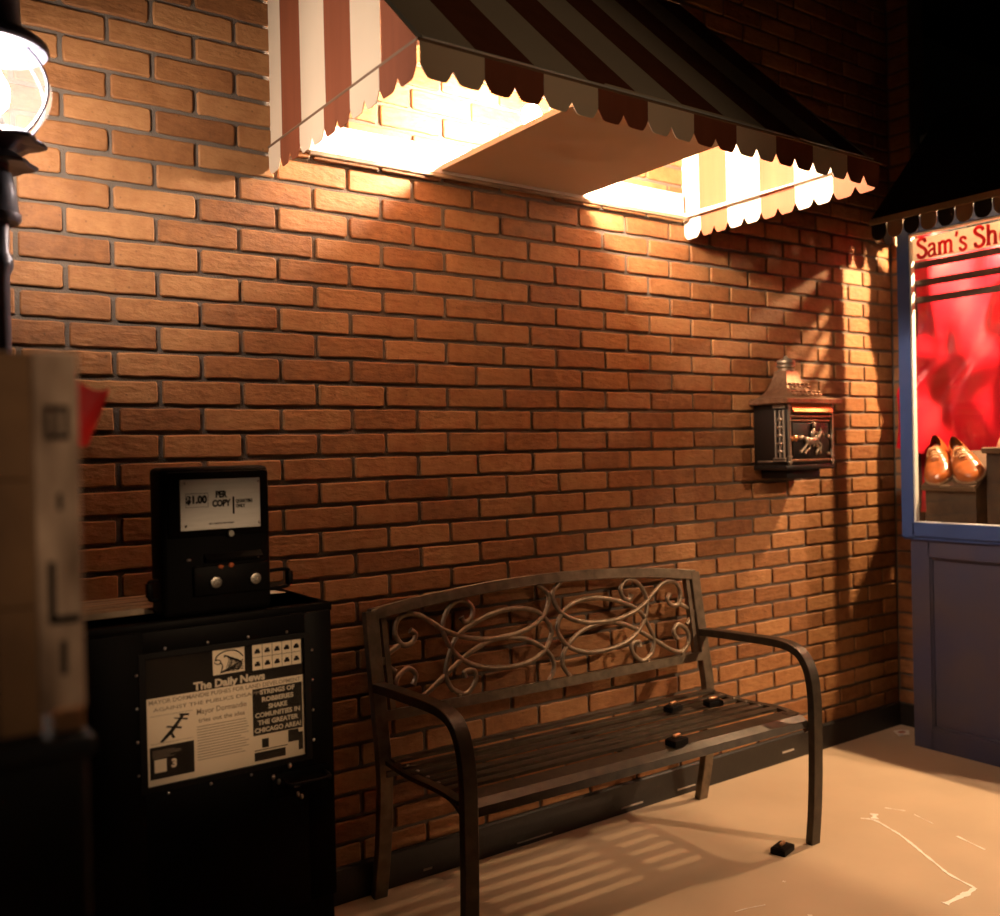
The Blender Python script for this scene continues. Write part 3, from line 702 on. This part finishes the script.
# ------------------------------------------------------------------ lantern on its post
LX, LY = -.298, -.40
ln = thing('post_lantern', 'lit globe street lantern on a dark iron post beside the brick wall', 'lantern', (LX, LY, 0))
b = MB(); b.lathe([(.07, 0), (.07, .03), (.055, .05), (.04, .09), (.03, .14), (.024, .2), (.020, .5), (.018, 1.0), (.017, 1.60), (.024, 1.615), (.024, 1.63), (.017, 1.645), (.019, 1.70)], (0, 0, 0), 20); b.build('post', M_iron, ln, 40)
b = MB(); b.lathe([(.036, 1.700), (.040, 1.706), (.040, 1.716), (.036, 1.72), (.032, 1.76), (.026, 1.79), (.018, 1.80), (.020, 1.812), (.030, 1.82)], (0, 0, 0), 24); b.build('cup', M_iron, ln, 40)
b = MB(); b.lathe([(.020, 1.812), (.062, 1.806), (.066, 1.812), (.050, 1.822), (.030, 1.834), (.050, 1.850), (.078, 1.850), (.082, 1.856), (.066, 1.866), (.045, 1.870)], (0, 0, 0), 24, wave=lambda a, h: .10 * math.cos(6 * a)); b.build('gallery_ring', M_iron, ln, 40)
b = MB()
n = 18; prof = [(.050 + .048 * math.sin(PI * t / n) ** .8, 1.868 + .168 * t / n) for t in range(n + 1)]
V0 = len(b.bm.verts); rings = []
for (r, h) in prof: rings.append([b.bm.verts.new((r * math.cos(2 * PI * i / 32), r * math.sin(2 * PI * i / 32), h)) for i in range(32)])
for A, B in zip(rings, rings[1:]):
    for i in range(32): b.bm.faces.new((A[i], A[(i + 1) % 32], B[(i + 1) % 32], B[i]))
b.build('globe', M_globe, ln, 60)
b = MB()
for i in range(6):
    a = 2 * PI * i / 6 + .42
    b.tube([((r + .003) * math.cos(a), (r + .003) * math.sin(a), h) for (r, h) in prof], .003, 6)
build_each(b, 'cage_rib', M_iron, ln, 40)
b = MB(); b.lathe([(.060, 2.030), (.092, 2.026), (.096, 2.032), (.094, 2.042), (.082, 2.052), (.056, 2.060), (.048, 2.072), (.046, 2.11), (.044, 2.2), (.050, 2.21), (.052, 2.22), (.03, 2.25), (.012, 2.28), (.006, 2.32)], (0, 0, 0), 28); b.build('cap', M_iron, ln, 40)
b = MB(); b.lathe([(.014, 1.868), (.016, 1.89), (.012, 1.90)], (0, 0, 0), 14); b.build('socket', M_blackm, ln, 40)
b = MB(); b.ball((0, 0, 1.945), .024, .024, .038); b.build('bulb', emitter('lantern_bulb_glow', (1, .81, .66), BULB_LANTERN), ln, 60)

# ------------------------------------------------------------------ shop booth
FX = 3.025; YL = -.190; YR = -1.35
bo = thing('shop_booth', 'blue painted shop window booth with scalloped awning and red lettering', 'booth', (3.25, -.75, 0))
def B_(o): return rel(o, bo)
b = MB(); b.box(FX + .030, -.222, .0, 3.75, YR, .855)
B_(b.build('cabinet', M_navy))
b = MB()     # front frame of the cabinet: stiles and rails around a recessed panel
b.box(FX + .012, -.215, 0, FX + .034, -.290, .855, .002); b.box(FX + .012, -.289, .78, FX + .034, YR, .855, .002); b.box(FX + .012, -.289, 0, FX + .034, YR, .085, .002)
b.box(FX + .012, -1.0, .084, FX + .034, -1.08, .781, .002)
B_(b.build('cabinet_frame', M_navy))
b = MB()
def mold(p): b.bar(p, .012, .012)
mold([(FX + .026, -.292, .092), (FX + .026, -.292, .774)]); mold([(FX + .026, -.292, .088), (FX + .026, -.998, .088)]); mold([(FX + .026, -.292, .776), (FX + .026, -.998, .776)]); mold([(FX + .026, -.996, .092), (FX + .026, -.996, .774)])
[B_(o) for o in build_each(b, 'panel_moulding', M_navy)]
b = MB(); b.box(FX - .008, YL, .858, FX + .03, -.238, 2.15, .002); B_(b.build('window_post', M_blue))
b = MB(); b.box(FX - .008, -.236, .864, FX + .05, YR, .918, .002); b.box(FX + .0, YL - .002, .850, FX + .04, YR, .866, .002); B_(b.build('window_sill', M_blue))
b = MB(); b.box(FX - .006, -.236, 2.088, FX + .03, YR, 2.15, .002); B_(b.build('header', M_blue))
b = MB(); b.box(FX - .002, -.236, .916, FX + .020, -.246, 2.09, .001); b.box(FX - .002, -.244, 2.080, FX + .020, YR, 2.090, .001); b.box(FX - .002, -.244, .916, FX + .020, YR, .922, .001); B_(b.build('lit_reveal', M_whitep))  # white stands in for lamp light on the blue frame's inner reveal
b = MB(); b.box(FX + .008, -.240, .916, FX + .012, YR, 2.09); B_(b.build('window_pane', M_glass))
b = MB(); b.box(FX + .013, -.246, 1.980, FX + .018, YR, 2.068); B_(b.build('sign_band', M_signband))
# serif lettering drawn with thick and thin strokes
GL = {'S': (.60, [([(.52, .80), (.50, 1.0)], .05), ([(.52, .78), (.42, .95), (.27, .98), (.12, .90), (.10, .75), (.25, .60), (.42, .48), (.54, .32), (.50, .12), (.32, .02), (.16, .06), (.07, .24)], .12), ([(.07, .0), (.07, .26)], .05)]),
      'a': (.52, [([(.08, .48), (.14, .60), (.28, .63), (.38, .55), (.39, .40), (.39, .12), (.44, .03), (.52, .06)], .10), ([(.38, .40), (.20, .32), (.08, .22), (.08, .08), (.18, .0), (.30, .04), (.38, .14)], .09)]),
      'm': (.92, [([(.14, .0), (.14, .62)], .12), ([(.02, .60), (.14, .62)], .05), ([(.14, .48), (.26, .62), (.38, .60), (.43, .48), (.43, .0)], .11), ([(.43, .48), (.56, .62), (.68, .60), (.74, .48), (.74, .0)], .11), ([(.02, .02), (.26, .02)], .05), ([(.32, .02), (.54, .02)], .05), ([(.62, .02), (.88, .02)], .05)]),
      "'": (.22, [([(.10, 1.0), (.12, .88), (.06, .74)], .09)]),
      's': (.44, [([(.36, .50), (.28, .62), (.14, .62), (.07, .52), (.12, .42), (.28, .30), (.36, .18), (.30, .04), (.16, .0), (.06, .08), (.05, .18)], .10)]),
      ' ': (.28, []),
      'h': (.66, [([(.14, .0), (.14, 1.0)], .12), ([(.02, .98), (.14, 1.0)], .05), ([(.14, .48), (.28, .62), (.42, .60), (.48, .46), (.48, .0)], .11), ([(.02, .02), (.26, .02)], .05), ([(.36, .02), (.60, .02)], .05)]),
      'o': (.54, [([(.27, .62), (.12, .54), (.06, .32), (.12, .08), (.27, .0), (.42, .08), (.48, .32), (.42, .54), (.27, .62)], .10)]),
      'e': (.50, [([(.08, .34), (.44, .36), (.40, .54), (.27, .62), (.12, .54), (.06, .32), (.12, .08), (.27, .0), (.42, .10)], .09)])}
b = MB(); yc = -.266; hgt = .080
for ch in "Sam's Shoes":
    wd, strokes = GL[ch]
    for pts, t in strokes:
        path = smoothpath([(FX + .006, yc - p[0] * hgt * .95, 1.985 + p[1] * hgt * .97) for p in pts], 4)
        b.sweep(path, [(-t * hgt * .68, -.001), (t * hgt * .68, -.001), (t * hgt * .68, .001), (-t * hgt * .68, .001)], up=(1, 0, 0))
    yc -= wd * hgt * .98
B_(b.build('shop_name_lettering', M_signred))
for z in (1.962, 1.888, 1.820 - .0):
    b = MB(); b.box(FX + .026, -.243, z - .011, FX + .034, YR, z + .011, .002); B_(b.build('dark_slat', M_darkwood))
b = MB(); b.box(3.70, -.112, .86, 3.75, YR, 2.58); b.box(FX + .02, YR - .02, .86, 3.75, YR, 2.58); b.box(3.33, -.104, .86, 3.75, -.112, 2.62); b.box(3.33, YR, 2.58, 3.75, -.112, 2.60); [B_(o) for o in build_each(b, 'back_and_roof_panel', M_black)]  # includes an unseen roof slab added to stop lamp light leaking up
# booth awning
AF = 2.88
b = MB(); b.grid(lambda u, v: (AF + (3.40 - AF) * v, -.165 + (YR + .165) * u, 2.146 + .52 * v), 6, 4, .003); b.grid(lambda u, v: (AF + (3.40 - AF) * v, -.1655, 2.138 + u * (.520 * v + .008)), 4, 6, .003); b.grid(lambda u, v: (AF + (3.40 - AF) * v, YR, 2.138 + u * (.520 * v + .008)), 4, 6, .003); B_(b.build('canopy', M_awnblack))
b = MB(); b.bar([(AF, -.160, 2.134), (AF, YR, 2.134)], .012, .026); b.bar([(AF, -.164, 2.134), (3.26, -.164, 2.134)], .008, .020); [B_(o) for o in build_each(b, 'canopy_rail', M_awnbeige)]
b = MB(); k = 0; y = -.166; SWB = .070
def tongue(P, w, z0, drop, mi):
    b.mi = mi; n = 10
    pts = [(0, z0), (w, z0), (w, z0 - drop * .45)] + [(w / 2 + w / 2 * math.cos(PI * i / n), z0 - drop * .45 - drop * .55 * math.sin(PI * i / n)) for i in range(1, n)] + [(0, z0 - drop * .45)]
    A = [b.bm.verts.new(P(p[0], p[1], 0)) for p in pts]; B = [b.bm.verts.new(P(p[0], p[1], .002)) for p in pts]
    fs = [b.bm.faces.new(A), b.bm.faces.new(B[::-1])] + [b.bm.faces.new((A[i], A[(i + 1) % len(A)], B[(i + 1) % len(A)], B[i])) for i in range(len(A))]
    for f in fs: f.material_index = mi
while y > YR:
    tongue(lambda s, z, d, y=y: (AF - d, y - s, z), SWB - .004, 2.122, .066, (k + 1) % 2); y -= SWB; k += 1
for i in range(5):
    tongue(lambda s, z, d, i=i: (AF + .004 + i * SWB + s, -.166 - d, z), SWB - .004, 2.124, .07, i % 2)
[B_(o) for o in build_each(b, 'canopy_scallop', [M_awnbeige, M_awnblack])]
# booth lamp
bl = thing('display_lamp', 'warm lamp hanging inside the shop booth above the shoes', 'lamp', (3.40, -.70, 2.27))
b = MB(); b.ball((0, 0, 0), .030); b.build('bulb', emitter('booth_bulb_glow', (1, .66, .36), BULB_BOOTH), bl, 60)
b = MB(); b.tube([(0, 0, .06), (0, 0, .28)], .003, 6); b.lathe([(.016, .02), (.018, .03), (.016, .06), (.006, .065)], (0, 0, 0), 14); b.build('cord_socket', M_blackm, bl, 40)
# red satin drape
def dr_(u, v):
    k = min(1, max(0, (v - .55) / .2)); k = k * k * (3 - 2 * k)
    y = -.155 + .115 * k * (1 - u) ** 3 - 1.03 * u
    x = 3.215 + .36 * (1 - math.exp(-4.2 * max(0, u - .06)))
    fold = .030 * math.sin(17 * u + 6.5 * v) * (.5 + .5 * v) + .020 * math.sin(34 * u - 9 * v + 1) * (.3 + v) + .008 * math.sin(60 * u + 14 * v) + .02 * math.exp(-((u - .25 - .18 * v) / .10) ** 2) * math.sin(PI * v)
    return (x - fold, y, 2.12 - (.90 + .10 * u + .02 * math.sin(9 * u)) * v)
b = MB(); b.grid(dr_, 110, 50, .0015)
def dr2(u, v):
    y = -.10 - 1.1 * u
    return (3.30 + .30 * (1 - math.exp(-4 * u)) + .02 * math.sin(24 * u + 3 * v), y, 1.24 - .30 * v)
b.grid(dr2, 60, 12, .0015)
tag(b.build('satin_drape', M_satin, smooth=70), 'bright red satin drape hanging behind the shoes in the booth', 'drape')
# risers and shoes
TI = math.radians(33)
def riser(y0, y1, x0, z0, depth, zb, name, label, TI=TI):
    t = thing(name, label, 'display riser', (x0 + depth / 2, (y0 + y1) / 2, zb))
    dz = math.tan(TI) * depth
    b = MB(); b.prism([(x0 + .012, zb), (x0 + depth, zb), (x0 + depth, z0 + dz - .004), (x0 + .012, z0 - .004)], 'y', y0, y1); rel(b.build('box', M_riser), t)
    b = MB(); c, s_ = math.cos(TI), math.sin(TI)
    b.prism([(x0 - .008, z0 - .006), (x0 + depth, z0 + dz - .006 + .004), (x0 + depth - .008, z0 + dz + .010), (x0 - .016, z0 + .008)], 'y', y0 + .006, y1 - .006); b.prism([(x0 - .010, z0 + .006), (x0 - .002, z0 + .010), (x0 - .005, z0 + .018), (x0 - .014, z0 + .014)], 'y', y0 + .006, y1 - .006)
    rel(b.build('sloping_top', M_riserTop), t)
riser(-.246, -.455, 3.085, 1.052, .22, .8555, 'display_riser', 'sloping brown display stand under the tan lace-up shoes')
riser(-.470, -.72, 3.14, 1.200, .19, .8555, 'display_riser', 'taller flat dark display stand under the peach heeled shoe', TI=0)
def shoe(x, y, z, yaw, label):
    t = bpy.data.objects.new('lace_up_shoe', None); C.objects.link(t); tag(t, label, 'shoe', None)
    # local: +X toe, Z up; sloped toe-down toward the window
    t.matrix_world = Matrix.Translation((x, y, z)) @ Matrix.Rotation(PI, 4, 'Z') @ Matrix.Rotation(TI, 4, 'Y') @ Matrix.Rotation(yaw, 4, 'Z')
    L = .265
    def wid(s_): return (.034 + .018 * math.sin(PI * min(1, s_ * 1.0) ** 1.7) + .004 * s_) * (1 if s_ < .8 else math.sqrt(max(0, 1 - ((s_ - .8) / .205) ** 2))) * (1 if s_ > .12 else math.sqrt(max(.02, 1 - ((.12 - s_) / .125) ** 2)))
    def hei(s_):
        pts = [(0, .072), (.06, .086), (.2, .080), (.34, .080), (.45, .084), (.55, .072), (.68, .054), (.82, .042), (.92, .034), (1, .016)]
        for (a, h0), (c_, h1) in zip(pts, pts[1:]):
            if s_ <= c_: k_ = (s_ - a) / (c_ - a); k_ = k_ * k_ * (3 - 2 * k_); return h0 + (h1 - h0) * k_
        return h1
    b = MB(); rings = []; NS_, NR = 34, 24
    for i in range(NS_ + 1):
        s_ = i / NS_; wv, h = wid(s_) + .001, hei(s_); ring = []
        for j in range(NR):
            a = PI * j / (NR - 1)
            cx_ = math.cos(a); top = math.sin(a) ** .75
            y_ = wv * (abs(cx_) ** .75) * (1 if cx_ > 0 else -1); z_ = .012 + h * top
            narrow = 1 - .45 * (top ** 2) * (1 - min(1, max(0, (s_ - .45) / .3)))
            y_ *= narrow
            if s_ < .44 and top > .86: z_ -= 0
            ring.append(b.bm.verts.new((-L * .5 + L * s_, y_, z_)))
        rings.append(ring)
    for i, (A, B) in enumerate(zip(rings, rings[1:])):
        s_ = (i + .5) / NS_
        for j in range(NR - 1):
            jm = abs(j + .5 - (NR - 1) / 2) / ((NR - 1) / 2)
            lim = .52 * math.sqrt(max(0, 1 - ((s_ - .22) / .17) ** 2)) if abs(s_ - .22) < .17 else 0
            if jm < lim: continue
            b.bm.faces.new((A[j], A[j + 1], B[j + 1], B[j]))
        b.bm.faces.new((A[NR - 1], A[0], B[0], B[NR - 1]))
    b.bm.faces.new(rings[0]); b.bm.faces.new(rings[-1][::-1])
    b.build('upper', M_leather, t, 80)
    b = MB(); b.ball((-L * .5 + L * .22, 0, .050), L * .165, .021, .016); b.build('lining', M_dleather, t, 60)
    b = MB(); out = [(-L * .5 + L * q / 20, wid(q / 20) + .005) for q in range(21)]
    poly = [(p[0], -p[1]) for p in out] + [(L * .5 + .006, 0)] + [(p[0], p[1]) for p in out[::-1]] + [(-L * .5 - .005, 0)]
    b.prism(poly, 'z', .004, .014); b.build('sole', M_sole, t)
    b = MB(); hp = [(p[0], p[1] * .96) for p in poly if p[0] < -L * .5 + L * .27]
    b.prism(hp, 'z', -.0005, .0045); b.build('heel', M_dleather, t)
    b = MB()
    for k in range(4):
        s_ = .47 + .045 * k; h = .012 + hei(s_)
        b.tube(smoothpath([(-L / 2 + L * s_, -.017, h - .012), (-L / 2 + L * (s_ + .01), -.008, h + .001), (-L / 2 + L * (s_ + .01), .008, h + .001), (-L / 2 + L * s_, .017, h - .012)], 4), .0026, 6)
    xb = -L / 2 + L * .47; h = .014 + hei(.47)
    for sg in (-1, 1): b.tube(smoothpath([(xb, 0, h), (xb + .004, sg * .016, h + .004), (xb + .02, sg * .030, h - .018), (xb + .03, sg * .020, h - .012)], 4), .0017, 6)
    build_each(b, 'lace', M_lace, t, 60)
    b = MB()     # stitched facing seams
    for sg in (-1, 1): b.tube(smoothpath([(-L / 2 + L * q, sg * v_, .0135 + hei(q) * .93) for q, v_ in ((.42, .014), (.50, .015), (.58, .016), (.66, .014))] , 4), .0009, 5)
    b.tube(smoothpath([(-L / 2 + L * .64, -.036, .040), (-L / 2 + L * .665, -.018, .064), (-L / 2 + L * .67, 0, .0685), (-L / 2 + L * .665, .018, .064), (-L / 2 + L * .64, .036, .040)], 4), .0012, 5)
    build_each(b, 'seam', M_dleather, t, 60)
hx = 3.085 + .5 * .265 * math.cos(TI) - .012
hz = 1.052 + .016 + math.tan(TI) * (hx - 3.085)
shoe(hx, -.262, hz, .42, 'tan leather lace-up shoe next to the blue window post')
shoe(hx, -.372, hz, .66, 'tan leather lace-up shoe, second from the blue window post')
t = thing('court_shoe', 'peach leather heeled shoe on the taller stand in the booth', 'shoe', (3.21, -.54, 1.21))
b = MB(); rings = []
for (x, w_, z0, h) in ((3.145, .012, 1.216, .012), (3.16, .034, 1.214, .030), (3.185, .042, 1.226, .046), (3.215, .040, 1.25, .052), (3.25, .034, 1.285, .058), (3.285, .032, 1.315, .075), (3.315, .024, 1.325, .085), (3.325, .010, 1.33, .08)):
    rings.append([b.bm.verts.new((x, -.540 + w_ * math.cos(a), z0 + (h * math.sin(a) if math.sin(a) > 0 else .004 * math.sin(a)))) for a in [2 * PI * q / 16 for q in range(16)]])
for A, B in zip(rings, rings[1:]):
    for i in range(16): b.bm.faces.new((A[i], A[(i + 1) % 16], B[(i + 1) % 16], B[i]))
b.bm.faces.new(rings[0][::-1]); b.bm.faces.new(rings[-1]); rel(b.build('upper', M_nude, smooth=60), t)
b = MB(); b.tube([(3.300, -.540, 1.33), (3.288, -.540, 1.28), (3.280, -.540, 1.212)], .010, 10, scl=[1.8, 1, .7]); rel(b.build('heel', M_nude, smooth=60), t)

# ------------------------------------------------------------------ floor litter and chalk
b = MB(); b.prism([(3.108, -.092), (3.150, -.120), (3.196, -.090), (3.170, -.060), (3.140, -.052)], 'z', .0006, .004); b.prism([(3.108, -.092), (3.096, -.106), (3.120, -.112)], 'z', .0006, .010)
o = b.build('crumpled_card', M_whitep); tag(o, 'crumpled white card with a dark red spot on the floor by the booth', 'litter')
b = MB(); b.prism([(3.150 + .020 * math.cos(a), -.085 + .014 * math.sin(a)) for a in [2 * PI * q / 10 for q in range(10)]], 'z', .004, .0045); b.build('red_spot', M_amber, o)
b = MB()
def chalk(pts, w_):
    path = smoothpath([(p[0], p[1], .0006) for p in pts], 5); rn = random.Random(len(pts)); n = len(path)
    b.sweep(path, [(-w_ / 2, -.0005), (w_ / 2, -.0005), (w_ / 2, .0005), (-w_ / 2, .0005)], up=(0, 0, 1), scl=[rn.uniform(.45, 1.25) for _ in range(n)])
chalk([(2.195, -.530), (2.214, -.567), (2.190, -.640), (2.172, -.685), (2.135, -.75), (2.096, -.814), (2.060, -.875), (2.027, -.931), (2.004, -1.016)], .010)
chalk([(2.004, -1.016), (1.960, -1.02), (1.921, -1.019), (1.852, -1.016)], .020)
chalk([(2.262, -.535), (2.225, -.562)], .022)
chalk([(2.337, -.527), (2.365, -.584)], .006); chalk([(2.36, -.62), (2.335, -.70)], .003); chalk([(2.30, -.80), (2.269, -.905)], .007)
chalk([(1.376, -.702), (1.42, -.71), (1.47, -.726)], .004); chalk([(1.519, -.833), (1.49, -.86)], .010); chalk([(1.621, -.665), (1.624, -.672)], .008)
co = thing('chalk_outline', 'broken white chalk outline drawn on the floor in front of the booth', 'chalk drawing', (2.1, -.8, 0)); [rel(o, co) for o in build_each(b, 'chalk_line', M_chalk)]
0 and tag(0, 'broken white chalk outline drawn on the floor in front of the booth', 'chalk drawing')
